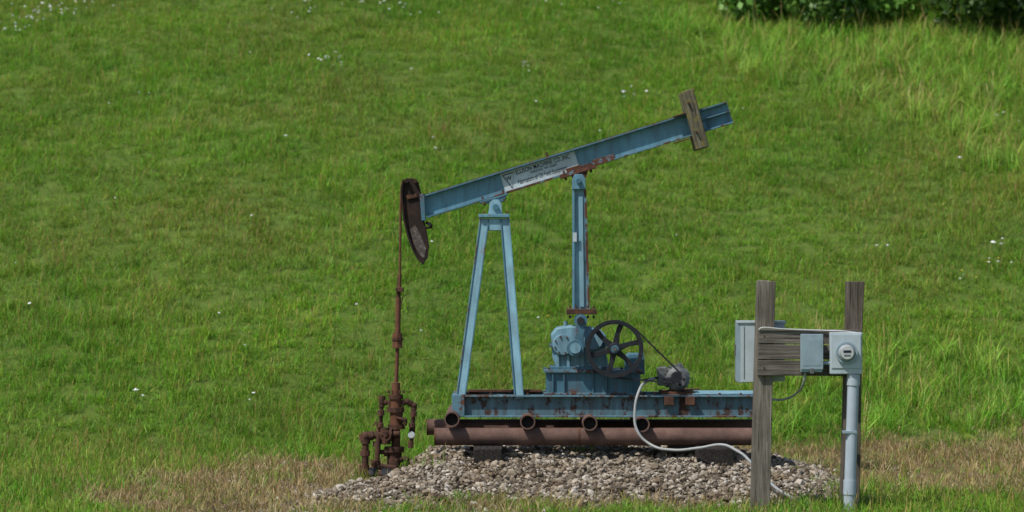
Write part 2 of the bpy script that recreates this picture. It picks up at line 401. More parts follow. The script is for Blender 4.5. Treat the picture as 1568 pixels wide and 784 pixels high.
# wildflowers
M_petal=plain('petal_white',(0.72,0.72,0.68),0.6); M_yel=plain('petal_yellow',(0.6,0.5,0.05),0.6); M_stem=plain('flower_stem',(0.10,0.18,0.04),0.6)
def flower(name,mat,r):
    V=[];Fc=[]
    V+=[(-0.002,0,0),(0.002,0,0),(0.002,0,0.29),(-0.002,0,0.29)]; Fc.append((0,1,2,3)); mi=[1]
    for k in range(7):
        a=k*0.9; b=len(V); c,s_=math.cos(a),math.sin(a)
        V+=[(0,0,0.29),(r*math.cos(a-0.35),r*math.sin(a-0.35),0.30),(r*1.1*c,r*1.1*s_,0.292),(r*math.cos(a+0.35),r*math.sin(a+0.35),0.30)]
        Fc.append((b,b+1,b+2,b+3)); mi.append(0)
    b=len(V)
    for k in range(6): V.append((r*0.65*math.cos(k*1.047),r*0.65*math.sin(k*1.047),0.292))
    V.append((0,0,0.292+r*0.8)); V.append((0,0,0.292-r*0.6))
    for k in range(6): Fc+=[(b+k,b+(k+1)%6,b+6),(b+(k+1)%6,b+k,b+7)]; mi+=[0,0]
    me=bpy.data.meshes.new(name); me.from_pydata(V,[],Fc); me.materials.append(mat); me.materials.append(M_stem)
    me.polygons.foreach_set('material_index',mi); me.update(); return bpy.data.objects.new(name,me)
C_fl=proto_collection('flowers',[flower('flower_a',M_petal,0.034),flower('flower_b',M_petal,0.022),flower('flower_c',M_yel,0.022)])
fx=[];fy=[]
def hill_y(py):  # depth at which the slope is seen at this elevation
    yy=np.linspace(-3,45,4000); a=392-(ground_h(np.full(4000,0.),yy)-CZ)/(CAMD+yy)*F
    return float(np.interp(-py,-a,yy))
for (a,b,n_,sa,sb) in [(80,52,38,40,7),(35,70,12,20,6),(455,38,20,25,10),(600,46,12,35,5),(505,120,14,10,9),(805,118,5,6,5),(975,155,6,20,4),(880,20,7,40,6),(1530,412,6,14,4),(1480,430,4,10,5),(1535,385,3,8,8),(1535,205,4,12,20),(200,180,3,30,8),(1350,385,2,6,6),(700,150,9,400,90),(800,330,8,500,150),(340,500,10,260,110),(385,655,2,4,4),(830,520,2,5,5)]:
    for k in range(n_):
        px=random.gauss(a,sa); py=max(2,random.gauss(b,sb)); yy=hill_y(min(py,655)); fx.append(X(px,yy)); fy.append(yy)
x=np.array(fx);y=np.array(fy); n=len(x); z=ground_h(x,y)-0.02; s=rng.uniform(0.7,1.1,n)
scatter('wildflowers',np.stack([x,y,z],-1),mkrot(n,0.2),np.stack([s,s,s],-1),rng.choice([0,1,1,0,1,1,0,1,1,1,2],n),C_fl,rng.random(n))

# ------------------------------------------------------------ gravel
m,nt,ns,ls=nodes_of('gravel_stone')
pos=N(ns,'ShaderNodeNewGeometry').outputs['Position']
ti=N(ns,'ShaderNodeAttribute',attribute_name='tint',attribute_type='INSTANCER').outputs['Fac']
col=ramp(ns,ls,ti,[(0.0,(0.075,0.060,0.045)),(0.25,(0.185,0.155,0.118)),(0.6,(0.325,0.28,0.222)),(0.88,(0.45,0.41,0.35)),(1.0,(0.64,0.61,0.56))])
fn=noise(ns,ls,pos,40,5,0.7)
big=ramp(ns,ls,noise(ns,ls,pos,1.6,5,0.65),[(0.36,(0.70,0.60,0.48)),(0.55,(1.0,0.97,0.93))])
col=mix(ns,ls,0.32,col,mix(ns,ls,fn,(0.05,0.045,0.04),(0.6,0.57,0.52)),'MULTIPLY')
col=mix(ns,ls,1.0,col,big,'MULTIPLY')
finish(m,ns,ls,col,0.9,fn,0.5,0.004,0,0.2); M_stone=m
m,nt,ns,ls=nodes_of('gravel_bed')
pos=N(ns,'ShaderNodeNewGeometry').outputs['Position']
finish(m,ns,ls,ramp(ns,ls,noise(ns,ls,pos,18,8,0.75),[(0.3,(0.06,0.046,0.034)),(0.7,(0.21,0.17,0.12))]),0.95,noise(ns,ls,pos,35,5,0.7),0.9,0.03,0,0.1); M_bed=m
xs=np.arange(-2.8,4.2,0.06); ys=np.arange(-4.1,3.6,0.06); GX,GY=np.meshgrid(xs,ys)
GZ=mound_h(GX,GY)-0.012+0.01*rng.random(GX.shape); co=np.stack([GX,GY,GZ],-1).reshape(-1,3); nx,ny=len(xs),len(ys)
I=np.arange(nx*ny).reshape(ny,nx); fa=np.stack([I[:-1,:-1],I[:-1,1:],I[1:,1:],I[1:,:-1]],-1).reshape(-1,4)
kf=(co[fa,2]>ground_h(co[fa,0],co[fa,1])-0.03).any(1); fa=fa[kf]
grid_mesh('gravel_mound',co,fa,M_bed)
def stone(name):
    import bmesh
    bm=bmesh.new(); bmesh.ops.create_icosphere(bm,subdivisions=1,radius=0.5)
    sx,sy,sz=random.uniform(0.8,1.3),random.uniform(0.7,1.1),random.uniform(0.5,0.85)
    for v in bm.verts:
        k=random.uniform(0.72,1.15); v.co=Vector((v.co.x*sx*k,v.co.y*sy*k,v.co.z*sz*k))
    me=bpy.data.meshes.new(name); bm.to_mesh(me); bm.free(); me.materials.append(M_stone)
    return bpy.data.objects.new(name,me)
C_st=proto_collection('gravel_stones',[stone('stone_%d'%i) for i in range(9)])
n=50000; x=rng.uniform(-2.9,4.2,n); y=rng.uniform(-4.1,3.0,n)
mh=mound_h(x,y); gh=ground_h(x,y); dens=np.clip(0.78+0.35*wob(x,y,2.4,8),0.3,1)
k=((mh>gh+0.02)&(rng.random(n)<dens*np.where(y<1.0,1,0.35)))|((mh>gh-0.01)&(rng.random(n)<0.45))|((mh>gh-0.10)&(rng.random(n)<0.10))
x,y=x[k],y[k]; n=len(x); s=rng.lognormal(math.log(0.033),0.42,n).clip(0.015,0.11)
z=np.maximum(mound_h(x,y),ground_h(x,y))+s*0.18
print('stones',n)
scatter('gravel',np.stack([x,y,z],-1),rng.uniform(0,6.28,(n,3))*np.array([0.14,0.14,1]),np.stack([s,s,s],-1),rng.integers(0,9,n),C_st,(rng.random(n)))

# ------------------------------------------------------------ distant trees (edge of wood)
m,nt,ns,ls=nodes_of('leaf')
at=N(ns,'ShaderNodeAttribute',attribute_name='col').outputs['Color']
p=N(ns,'ShaderNodeBsdfPrincipled'); ls.new(at,p.inputs['Base Color']); p.inputs['Roughness'].default_value=0.5
t=N(ns,'ShaderNodeBsdfTranslucent'); ls.new(at,t.inputs['Color']); mx=N(ns,'ShaderNodeMixShader'); mx.inputs[0].default_value=0.3
ls.new(p.outputs[0],mx.inputs[1]); ls.new(t.outputs[0],mx.inputs[2]); o=N(ns,'ShaderNodeOutputMaterial'); ls.new(mx.outputs[0],o.inputs[0]); M_leaf=m
M_bark=wood('bark',2,(0.06,0.045,0.035),(0.14,0.11,0.085))
trees=empty('distant_trees',(9,26,7))
cl=[]
for i in range(160):
    cx=random.uniform(4.3,15); fr=23.8-0.32*(cx-4.5)+0.5*math.sin(cx*2.1)+0.3*math.sin(cx*5.3)
    u_=random.random()**1.6; cy=fr+u_*6.0
    g0=float(ground_h(cx,cy)); hi=random.uniform(0.35,1.6+3.5*min(1,u_*1.6)); cl.append((cx,cy,g0+hi,random.uniform(0.3,0.8)))
V=[];Cc=[]
for (cx,cy,cz,r) in cl:
    k=int(380*r/0.6); u=rng.normal(size=(k,3)); u/=np.linalg.norm(u,axis=1)[:,None]; rr=r*rng.random(k)**0.4
    c=u*rr[:,None]*np.array([1.15,1,0.75])+np.array([cx,cy,cz])
    a=rng.normal(size=(k,3)); a/=np.linalg.norm(a,axis=1)[:,None]; b=np.cross(a,rng.normal(size=(k,3))); b/=np.linalg.norm(b,axis=1)[:,None]
    L=rng.uniform(0.05,0.11,k)[:,None]; W=L*0.55
    V.append(np.stack([c-a*L,c-b*W,c+a*L,c+b*W],1))
    kk=rng.uniform(0.45,1.7)*rng.uniform(0.7,1.3,k)
    Cc.append(np.stack([0.08*kk,0.17*kk,0.024*kk,np.ones(k)],-1)[:,None,:].repeat(4,1))
V=np.concatenate(V).reshape(-1,3); Cc=np.concatenate(Cc).reshape(-1,4)
fo=grid_mesh('foliage',V,np.arange(len(V)).reshape(-1,4),M_leaf,{'col':Cc}); fo.parent=trees; fo.matrix_parent_inverse=Matrix.Translation(-trees.location)
for i in range(9):
    cx=4.8+i*1.15+random.uniform(-.3,.3); cy=25.0-0.28*(cx-4.5)+random.uniform(0,1.5); g0=float(ground_h(cx,cy))-0.1
    top=Vector((cx+random.uniform(-.4,.4),cy+random.uniform(-.3,.3),g0+4.2))
    cyl('trunk_%d'%i,(cx,cy,g0),top,0.11,M_bark,trees,10,0.03)
    for j in range(5):
        t=random.uniform(0.25,0.85); b0=Vector((cx,cy,g0)).lerp(top,t); cyl('limb_%d_%d'%(i,j),b0,b0+Vector((random.uniform(-1,1),random.uniform(-1,1),random.uniform(0.3,0.9))),0.045,M_bark,trees,7,0.012)

# ------------------------------------------------------------ PUMPJACK
pj=empty('pumpjack',(0.6,0,0))
bl=P(649,317.5); br=P(1117.5,172); 
bd=(br-bl).normalized(); bn=Vector((-bd.z,0,bd.x)); BH=0.232; BW=0.15; tf=0.016
L=(br-bl).length
def bm_pt(s,h,y): return bl+bd*s+bn*h+Vector((0,y,0))
bar('beam_web',bm_pt(0,0,0),bm_pt(L,0,0),0.014,BH-2*tf,M_blue,pj,0)
bar('beam_flange_top',bm_pt(0,BH/2-tf/2,0),bm_pt(L,BH/2-tf/2,0),BW,tf,M_bluedk,pj,0.002)
for nm,s0,s1,mt in (('a',0,0.72,M_bluedk),('b',0.722,2.0,M_rustR),('c',2.002,L,M_blueR)):
    bar('beam_flange_bottom_'+nm,bm_pt(s0,-BH/2+tf/2,0),bm_pt(s1,-BH/2+tf/2,0),BW,tf,mt,pj,0.002)
bar('beam_edge_rust',bm_pt(0.05,BH/2+0.003,-BW/2+0.02),bm_pt(L-0.2,BH/2+0.003,-BW/2+0.02),0.03,0.006,M_rust,pj,0)
bar('stiffener',bm_pt(2.9,-BH/2+tf,-0.035),bm_pt(2.9,BH/2-tf,-0.035),0.008,0.05,M_blue,pj,0,up=Vector((0,1,0)))
bar('tail_rib',bm_pt(L-0.30,0.012,-0.03),bm_pt(L,0.012,-0.03),0.05,0.010,M_blueR,pj,0.001)
bar('tail_plate',bm_pt(L-0.26,-0.045,-0.012),bm_pt(L-0.02,-0.045,-0.012),0.008,0.08,M_bluedk,pj,0.001)
for s0,s1,h in ((1.50,1.66,0.045),(1.66,1.78,0.03),(1.78,2.02,0.05)):
    bar('flange_scab',bm_pt(s0,-BH/2+tf+h/2,-0.0145),bm_pt(s1-0.004,-BH/2+tf+h/2,-0.0145),0.01,h,M_rustR,pj,0.003)
bar('saddle_plate',bm_pt(0.56,-BH/2-0.012,0),bm_pt(0.86,-BH/2-0.012,0),0.19,0.022,M_bluedk,pj,0.003)
bar('pitman_plate',bm_pt(1.42,-BH/2-0.012,0),bm_pt(1.80,-BH/2-0.012,0),0.19,0.022,M_rustR,pj,0.003)
for s_ in (0.60,0.82,1.47,1.74): 
    for yy in (-0.06,0.06): cyl('clamp_bolt',bm_pt(s_,-BH/2-0.05,yy),bm_pt(s_,-BH/2+0.045,yy),0.011,M_rust,pj,8)
# sign plate
s0=(P(769,278)-bl).dot(bd); s1=(P(884,247)-bl).dot(bd)
bar('sign_plate',bm_pt(s0,0.0,-0.012),bm_pt(s1,0.0,-0.012),0.006,BH-2*tf-0.008,M_plate,pj,0.001)
def text(body,s,h,size,sx=1.0,shear=0,off=0.0016):
    cu=bpy.data.curves.new('lettering','FONT'); cu.body=body; cu.size=size; cu.extrude=0.0006; cu.align_x='LEFT'; cu.shear=shear; cu.space_character=1.06
    cu.offset=off; cu.materials.append(M_ink)
    o=bpy.data.objects.new('lettering',cu); p=bm_pt(s,h,-0.0165)
    o.matrix_world=Matrix(((bd.x*sx,bn.x,0,p.x),(0,0,-1,p.y),(bd.z*sx,bn.z,0,p.z),(0,0,0,1)))
    scene.collection.objects.link(o); o.parent=pj; o.matrix_parent_inverse=Matrix.Translation(-pj.location)
text('ELLISON MACHINE CO.,INC',s0+0.155,0.038,0.064,0.69,0,0.0010)
text('PARSONS, WV 26287',s0+0.30,0.004,0.036,0.82,0,0.0005)
text('Fabricators of Oil Field Equipment',s0+0.15,-0.064,0.070,0.50,0.12,0.0006)
tri=[(0.02,0.07),(0.14,0.07),(0.08,-0.08)]
for i in range(3):
    a,b=tri[i],tri[(i+1)%3]; bar('logo_line',bm_pt(s0+a[0],a[1],-0.0162),bm_pt(s0+b[0],b[1],-0.0162),0.001,0.009,M_ink,pj,0)
text('W',s0+0.045,0.005,0.06,0.9)
# counterweight timbers
top=P(1050,140); bot=P(1074,228); dn=(bot-top).normalized()
for nm,yy in (('front',-0.155),('back',0.155)):
    o=Vector((0,yy,0)); sweep('counterweight_timber_'+nm,top+o,bot+o,[(-0.07,-0.067),(0.07,-0.067),(0.07,0.067),(-0.07,0.067)],M_woodC,pj,0.008,up=Vector((1,0,0)))
for t in (0.22,0.72): 
    c=top.lerp(bot,t); cyl('tie_rod',c+Vector((-0.02,-0.26,0)),c+Vector((-0.02,0.26,0)),0.012,M_rust,pj,8)
bar('clamp_iron',bm_pt(2.62,-0.135,-0.12),bm_pt(2.80,-0.135,-0.12),0.05,0.012,M_rust,pj)
bar('clamp_iron_top',bm_pt(2.70,0.125,-0.1),bm_pt(2.86,0.125,-0.1),0.05,0.012,M_rust,pj)
cyl('grease_fitting',bm_pt(1.36,BH/2,0),bm_pt(1.36,BH/2+0.05,0),0.012,M_rust,pj,8)

# horsehead
hh=[(618,277),(622,273),(632,273),(641,279),(645,297),(648,330),(653,352),(657,376),(655,394),(649,403),(642,397),(633,382),(625,360),(619,335),(616,308),(615,288)]
prism('horsehead_side',pp(hh),-0.055,0.055,M_head,pj,0.006)
arc=[(618,276),(615,290),(616,310),(619,336),(625,361),(633,383),(641,397),(649,404)]
ap=pp(arc)
for i in range(len(ap)-1):
    a,b=Vector((ap[i][0],0,ap[i][1])),Vector((ap[i+1][0],0,ap[i+1][1]))
    bar('horsehead_face_%d'%i,a,b,0.19,0.018,M_head,pj,0.002,up=Vector((1,0,0)))
prism('horsehead_scale',pp([(628,352),(636,345),(645,360),(653,382),(650,396),(644,392),(634,375)]),-0.060,-0.054,M_headlt,pj,0.004)
prism('horsehead_rib',pp([(622,300),(638,296),(640,302),(624,306)]),-0.075,-0.054,M_well,pj,0.003)
cyl('horsehead_pin',P(622,277,-0.13),P(622,277,0.13),0.022,M_head,pj,12)
cyl('horsehead_eye',P(636,277,-0.10),P(636,277,0.10),0.022,M_head,pj,10)
prism('head_mount',pp([(643,298),(650,296),(652,338),(646,338)]),-0.09,0.09,M_bluedk,pj)
bar('hinge_lug',P(652,340,-0.03),P(662,346,-0.03),0.05,0.03,M_head,pj)
cyl('hinge_bolt',P(658,343,-0.09),P(658,343,0.09),0.02,M_black,pj,10)
cyl('hinge_tail',P(652,349,-0.05),P(662,348,-0.05),0.012,M_head,pj,8)
# bridle and polished rod
for yy in (-0.07,0.07):
    tube('bridle_cable',[P(616,279,yy),P(614,300,yy),P(613,360,yy*0.8),P(612,440,yy*0.5)],0.013,M_rod,pj)
prism('carrier_bar',pp([(606,440),(618,440),(618,447),(606,447)]),-0.07,0.07,M_well,pj)
cyl('rod_upper',P(612,420),P(610,455),0.022,M_well,pj,12)
cyl('rod_thick',P(610,455),P(609,512),0.028,M_rod,pj,14)
bar('rod_clip',P(613,470,-0.02),P(617,455,-0.02),0.02,0.012,M_well,pj)
cyl('rod_clamp',P(608.5,510),P(608.5,533),0.05,M_rod,pj,8); cyl('rod_clamp_lip',P(608.5,517),P(608.5,521),0.06,M_well,pj,8)
cyl('polished_rod',P(608.5,533),P(606,606),0.020,M_rod,pj,12)

# samson post : four splayed legs
lw=0.098
for nm,y0,y1 in (('front',-0.085,-0.34),('rear',0.085,0.34)):
    bar('leg_well_side_'+nm,P(742,335,y0),P(702,634,y1),lw,0.07,M_blue2,pj,0.003,up=Vector((0,1,0)))
    bar('leg_gear_side_'+nm,P(773,335,y0),P(795,611,y1),lw,0.07,M_blue2,pj,0.003,up=Vector((0,1,0)))
    o=Vector((0,-0.042 if y0<0 else 0.042,0)); dx=Vector((0.043,0,0))
    bar('lip_a_'+nm,P(742,335,y0)+o+dx,P(702,634,y1)+o+dx,0.012,0.02,M_bluedk,pj,0.001,up=Vector((0,1,0)))
    bar('lip_b_'+nm,P(742,335,y0)+o-dx,P(702,634,y1)+o-dx,0.010,0.016,M_blueR,pj,0.001,up=Vector((0,1,0)))
    bar('lip_c_'+nm,P(773,335,y0)+o+dx,P(795,611,y1)+o+dx,0.012,0.02,M_blue,pj,0.001,up=Vector((0,1,0)))
    bar('lip_d_'+nm,P(773,335,y0)+o-dx,P(795,611,y1)+o-dx,0.012,0.02,M_bluedk,pj,0.001,up=Vector((0,1,0)))
prism('post_cap',pp([(733,328),(780,328),(780,333),(733,333)]),-0.17,0.17,M_blue,pj)
prism('post_gusset',pp([(749,335),(768,335),(770,353),(747,353)]),-0.135,0.125,M_blue2,pj)
for yy in (-0.085,0.075): prism('bearing_cheek',pp([(748,328),(750,311),(755,306),(763,306),(768,312),(769,328)]),yy-0.02,yy+0.03,M_blue2,pj,0.004)
cyl('bearing_pin',P(759,317,-0.14),P(759,317,0.14),0.032,M_bluedk,pj,18)
prism('bearing_top',pp([(742,304),(775,301),(773,309),(745,312)]),-0.09,0.09,M_bluedk,pj)
bolt(P(741,325,-0.15),pj); bolt(P(776,325,-0.15),pj); bolt(P(741,311,-0.1),pj); bolt(P(772,306,-0.1),pj)

# pitman
PY=-0.06
prism('pitman_web',pp([(880,290),(895,290),(900,474),(878,474)],PY),PY-0.01,PY+0.01,M_blue2,pj,0)
for nm,a,b,mt in (('l',(878,290),(878,474),M_blue),('r',(896,290),(901.5,474),M_rustR)):
    bar('pitman_flange_'+nm,P(*a,PY),P(*b,PY),0.022,0.11,mt,pj,0.002,up=Vector((0,1,0)))
bar('pitman_inner',P(889,300,PY-0.025),P(891,470,PY-0.025),0.045,0.02,M_blue2,pj,0.002,up=Vector((0,1,0)))
bar('pitman_inner_edge',P(894.5,300,PY-0.03),P(896.5,400,PY-0.03),0.012,0.02,M_bluedk,pj,0.001,up=Vector((0,1,0)))
prism('pitman_tag',pp([(877,356),(883,356),(883,370),(877,370)],PY-0.07),PY-0.078,PY-0.072,M_plate,pj,0)
prism('pitman_head',pp([(876,290),(876,274),(880,267),(892,267),(896,274),(896,290)],PY),PY-0.07,PY+0.09,M_blue,pj,0.004)
cyl('pitman_pin',P(886,277,-0.18),P(886,277,0.12),0.026,M_bluedk,pj,14)
prism('pitman_lug',pp([(874,262),(902,256),(897,272),(876,272)],0),-0.08,0.08,M_rustR,pj)
prism('pitman_foot',pp([(868,473),(912,473),(914,481),(867,481)],PY),-0.24,0.12,M_well,pj)
for a in (873,882,900,909): bolt(P(a,472,-0.21),pj,0.012,0.025,(0,0,1)); bolt(P(a,483,-0.21),pj,0.012,0.03,(0,0,-1),M_black)
cyl('wrist_bearing',P(889,491,-0.30),P(889,491,0.06),0.068,M_bluedk,pj,20)
cyl('wrist_pin',P(889,491,-0.42),P(889,491,-0.28),0.038,M_black,pj,16)
# crank
prism('crank_arm',pp([(877,540),(876,528),(881,510),(882,488),(888,482),(895,486),(897,500),(894,515),(893,535),(888,545),(881,545)],-0.36),-0.40,-0.33,M_bluedk,pj,0.008)
cyl('crank_shaft',P(881,533,-0.46),P(881,533,0.0),0.055,M_gear,pj,20)
cyl('crank_hub',P(881,533,-0.43),P(881,533,-0.30),0.088,M_bluedk,pj,24,bevel=0.006)
# gearbox
prism('gearbox_lower',pp([(845,530),(925,530),(932,563),(852,563),(846,548)]),-0.20,0.22,M_gear,pj,0.015)
prism('gearbox_upper',pp([(845,527),(843,512),(852,501),(872,498),(900,500),(918,503),(927,512),(928,527)]),-0.20,0.22,M_gear,pj,0.02)
prism('gearbox_split_flange',pp([(841,526.5),(932,526.5),(932,531),(841,531)]),-0.235,0.25,M_bluedk,pj,0.003)
cyl('gearbox_side_cover',P(862,528,-0.26),P(862,528,-0.19),0.105,M_gear,pj,28,bevel=0.006)
cyl('gearbox_cover2',P(908,520,-0.26),P(908,520,-0.19),0.10,M_gear,pj,28)
for k in range(8):
    a=k*math.pi/4+0.3; c=P(862,528,-0.26); bolt(c+Vector((0.085*math.cos(a),0,0.085*math.sin(a))),pj,0.010,0.014)
for px in (848,856,864,900,914,926): bolt(P(px,526,-0.22),pj,0.01,0.03,(0,0,1))
for px in (852,868,890): prism('gearbox_rib',pp([(px,535),(px+3,535),(px+4,562),(px-1,562)]),-0.235,-0.20,M_gear,pj,0.002)
cyl('breather',P(866,499),P(866,492),0.02,M_gear,pj,10)
prism('gearbox_foot',pp([(842,560),(935,560),(935,566),(842,566)]),-0.27,0.28,M_bluedk,pj)
prism('bearing_pedestal',pp([(957,546),(962,541),(985,541),(986,572),(957,572)]),-0.22,0.2,M_bluedk,pj,0.006)
# flywheel pulley
pc=P(941,534,-0.45); 
ring('flywheel_rim',pc,(0,1,0),0.283,0.248,0.11,M_black,pj,64)
ring('flywheel_bead',pc+Vector((0,-0.05,0)),(0,1,0),0.290,0.262,0.014,M_black,pj,64)
ring('flywheel_bead_b',pc+Vector((0,0.05,0)),(0,1,0),0.290,0.262,0.014,M_black,pj,64)
cyl('flywheel_hub',pc+Vector((0,-0.08,0)),pc+Vector((0,0.08,0)),0.062,M_black,pj,24,bevel=0.005)
ring('flywheel_hub_ring',pc+Vector((0,-0.083,0)),(0,1,0),0.04,0.022,0.012,M_bluedk,pj,24)
cyl('flywheel_shaft',pc+Vector((0,-0.115,0)),pc+Vector((0,0.5,0)),0.022,M_motor,pj,14)
for k in range(6):
    a=k*math.pi/3+0.26; dr=Vector((math.cos(a),0,math.sin(a))); tg=Vector((-math.sin(a),0,math.cos(a)))
    yy=0.018
    v=[]
    for r_,w_,off in ((0.05,0.034,0),(0.15,0.024,0.010),(0.252,0.027,0.0)):
        for sy in (-1,1):
            for sw in (-1,1): v.append(pc+dr*r_+tg*(w_*sw+off)+Vector((0,yy*sy,0)))
    f=[]
    for j in (0,4): f+=[(j,j+1,j+5,j+4),(j+2,j+3,j+7,j+6),(j,j+2,j+6,j+4),(j+1,j+3,j+7,j+5)]
    meshobj('flywheel_spoke_%d'%k,v,f,M_black,pj,0.003)
# motor
mc=P(1036,579,-0.05)
cyl('motor_body',mc+Vector((0,-0.2,0)),mc+Vector((0,0.2,0)),0.118,M_motor,pj,28)
cyl('motor_endbell',mc+Vector((0,-0.24,0)),mc+Vector((0,-0.2,0)),0.085,M_motor,pj,24,0.122)
cyl('motor_endbell_rear',mc+Vector((0,0.2,0)),mc+Vector((0,0.25,0)),0.122,M_motor,pj,24,0.08)
for k in range(18):
    a=k*math.pi/9; dr=Vector((math.cos(a),0,math.sin(a)))
    bar('motor_fin_%d'%k,mc+dr*0.125+Vector((0,-0.19,0)),mc+dr*0.125+Vector((0,0.19,0)),0.008,0.03,M_motor,pj,0,up=dr)
prism('motor_junction_box',pp([(1006,563),(1021,561),(1022,590),(1007,590)],-0.15),-0.24,-0.05,M_motor,pj,0.006)
prism('motor_top_lug',pp([(1036,556),(1044,556),(1044,566),(1036,566)],-0.1),-0.14,-0.06,M_motor,pj)
for a in range(5):
    th=a*1.256; c=mc+Vector((0.06*math.cos(th),-0.235,0.06*math.sin(th))); cyl('motor_vent',c,c+Vector((0,-0.008,0)),0.016,M_black,pj,10)
sp=P(1036,578,-0.45); cyl('motor_sheave',sp+Vector((0,-0.03,0)),sp+Vector((0,0.03,0)),0.055,M_black,pj,20); cyl('motor_shaft',sp,mc,0.02,M_motor,pj,10)
prism('motor_base',pp([(1010,598),(1062,598),(1062,604),(1010,604)]),-0.28,0.2,M_rust,pj)
for a in (1014,1046): prism('motor_rail_block',pp([(a,604),(a+14,604),(a+14,617),(a,617)]),-0.45,0.2,M_rust,pj)
cyl('motor_adjust_bolt',P(1045,596,-0.29),P(1072,596,-0.29),0.008,M_rust,pj,8)
# belt
def tang(c1,r1,c2,r2,side):
    d=c2-c1; L_=math.hypot(d.x,d.z); th=math.atan2(d.z,d.x); b=math.acos((r1-r2)/L_)*side
    n_=Vector((math.cos(th+b),0,math.sin(th+b))); return c1+n_*r1,c2+n_*r2
for side in (1,-1):
    a,b=tang(pc,0.288,sp,0.058,side)
    for yy in (-0.022,0.012): bar('belt',a+Vector((0,yy,0)),b+Vector((0,yy,0)),0.018,0.016,M_rubber,pj,0.002)
# gear stand
zs=0.655
box('stand_body',X(836),X(979),-0.27,0.27,zs,Z(569),M_bluedk,pj,0.003)
box('stand_top_plate',X(832),X(983),-0.31,0.31,Z(569)+0.001,Z(564.5),M_blueR,pj,0.003)
box('stand_bottom_flange',X(832),X(983),-0.33,0.33,zs-0.004,zs+0.012,M_blueR,pj,0.002)
for px in (845,862,906,926,965): box('stand_rib',X(px),X(px)+0.012,-0.30,-0.268,zs+0.014,Z(569)-0.002,M_bluedk,pj,0.001)
for px in (840,878,915,950,975): bolt((X(px),-0.3,Z(564)),pj,0.012,0.02,(0,0,1))
# skid beams
for nm,yy in (('front',-0.35),('rear',0.35)):
    zt=0.648; zb=0.425; xa,xb=X(712,yy),X(1166,yy); zc=(zt+zb)/2
    bar('skid_web_'+nm,(xa,yy,zc),(xb,yy,zc),0.012,zt-zb-0.034,M_skid,pj,0)
    bar('skid_top_flange_'+nm,(xa,yy,zt-0.009),(xb,yy,zt-0.009),0.13,0.018,M_blueR,pj,0.002)
    bar('skid_bottom_flange_'+nm,(xa,yy,zb+0.009),(xb,yy,zb+0.009),0.13,0.018,M_blueR,pj,0.002)
box('skid_head',X(692,-0.38),X(711.5,-0.38),-0.42,0.42,0.43,0.655,M_blueR,pj,0.006)
for i,px in enumerate((760,830,990,1075,1150)): box('skid_crossmember_%d'%i,X(px),X(px)+0.1,-0.285,0.285,0.52,0.63,M_skid,pj)
box('deck_plate',X(1058),X(1160),-0.30,0.34,0.652,0.662,M_blue2,pj,0.002)
box('deck_rail',X(716),X(830),0.20,0.30,0.652,0.675,M_rust,pj,0.002)
for px in (752,808,868,903,955,1000,1098,1130): bolt((X(px),-0.37,0.648),pj,0.012,0.022,(0,0,1))
# cross pipes
for i,(px,py) in enumerate(((692,642),(808,646),(903,648),(983,650))):
    c=P(px,py,-0.62); r=0.076
    y1=0.72
    cyl('cross_pipe_%d'%i,c+Vector((0,0.03,0)),Vector((X(px,-0.62),y1,c.z+0.01)),r-0.001,M_pipe,pj,24)
    ring('cross_pipe_mouth_%d'%i,c+Vector((0,0.02,0)),(0,1,0),r,r-0.013,0.10,M_pipe,pj,28)
    cyl('cross_pipe_bore_shade_%d'%i,c+Vector((0,0.02,0)),c+Vector((0,0.05,0)),r-0.012,M_hole_shade,pj,24)  # dark disc on the solid pipe, painted as the shaded hollow
cyl('long_pipe_front',P(667,668.5,-0.48),(X(1176,-0.48),-0.48,Z(668.5,-0.48)),0.088,M_pipe,pj,28)
ring('long_pipe_front_mouth',P(666.5,668.5,-0.48),(1,0,0),0.089,0.07,0.02,M_rust,pj,28)
cyl('long_pipe_rear',P(655,654,0.42),(X(1170,0.42),0.42,Z(654,0.42)),0.082,M_pipe,pj,28)
ring('long_pipe_rear_mouth',P(655,654,0.42),(1,0,0),0.083,0.066,0.02,M_rust,pj,28)
cyl('pipe_coupling',P(885,668.5,-0.48),P(889,668.5,-0.48),0.091,M_rust,pj,28)
# sleepers
for i,(a,b) in enumerate(((725,769),(1068,1125))):
    y0=-0.92; box('timber_sleeper_%d'%i,X(a,y0),X(b,y0),y0,0.9,-0.12,0.148,M_woodT,pj,0.014)
box('timber_shim',X(1030,-0.5),X(1075,-0.5),-0.5,0.5,0.07,0.15,M_woodT,pj,0.01)

# ------------------------------------------------------------ WELLHEAD
wy=-0.2
wh=empty('wellhead',(X(600),wy,-0.26))
def vp(nm,px,pa,pb,r,mt=M_well,y=wy,seg=16): return cyl(nm,P(px,pa,y),P(px,pb,y),r,mt,wh,seg,bevel=0)
vp('stuffing_box_neck',606,586,606,0.045,M_rod)
vp('stuffing_box_cap',606,604,611,0.075); vp('stuffing_box_body',606,611,624,0.060,M_rod); vp('gland_flange',606,624,631,0.088,M_well,wy,8)
vp('tubing_head',607,631,650,0.066,M_rod); vp('head_flange',607,650,657,0.085,M_well,wy,8)
vp('tubing_stub',606,657,686,0.045); vp('casing_collar',604,684,692,0.10,M_well,wy,18); vp('casing_body',604,692,716,0.075)
vp('casing_flange',602,714,722,0.125,M_well,wy,20); vp('casing_base',602,722,760,0.095)
for a in (595,601,612,618): bolt(P(a,602,wy-0.03),wh,0.012,0.03,(0,0,1))
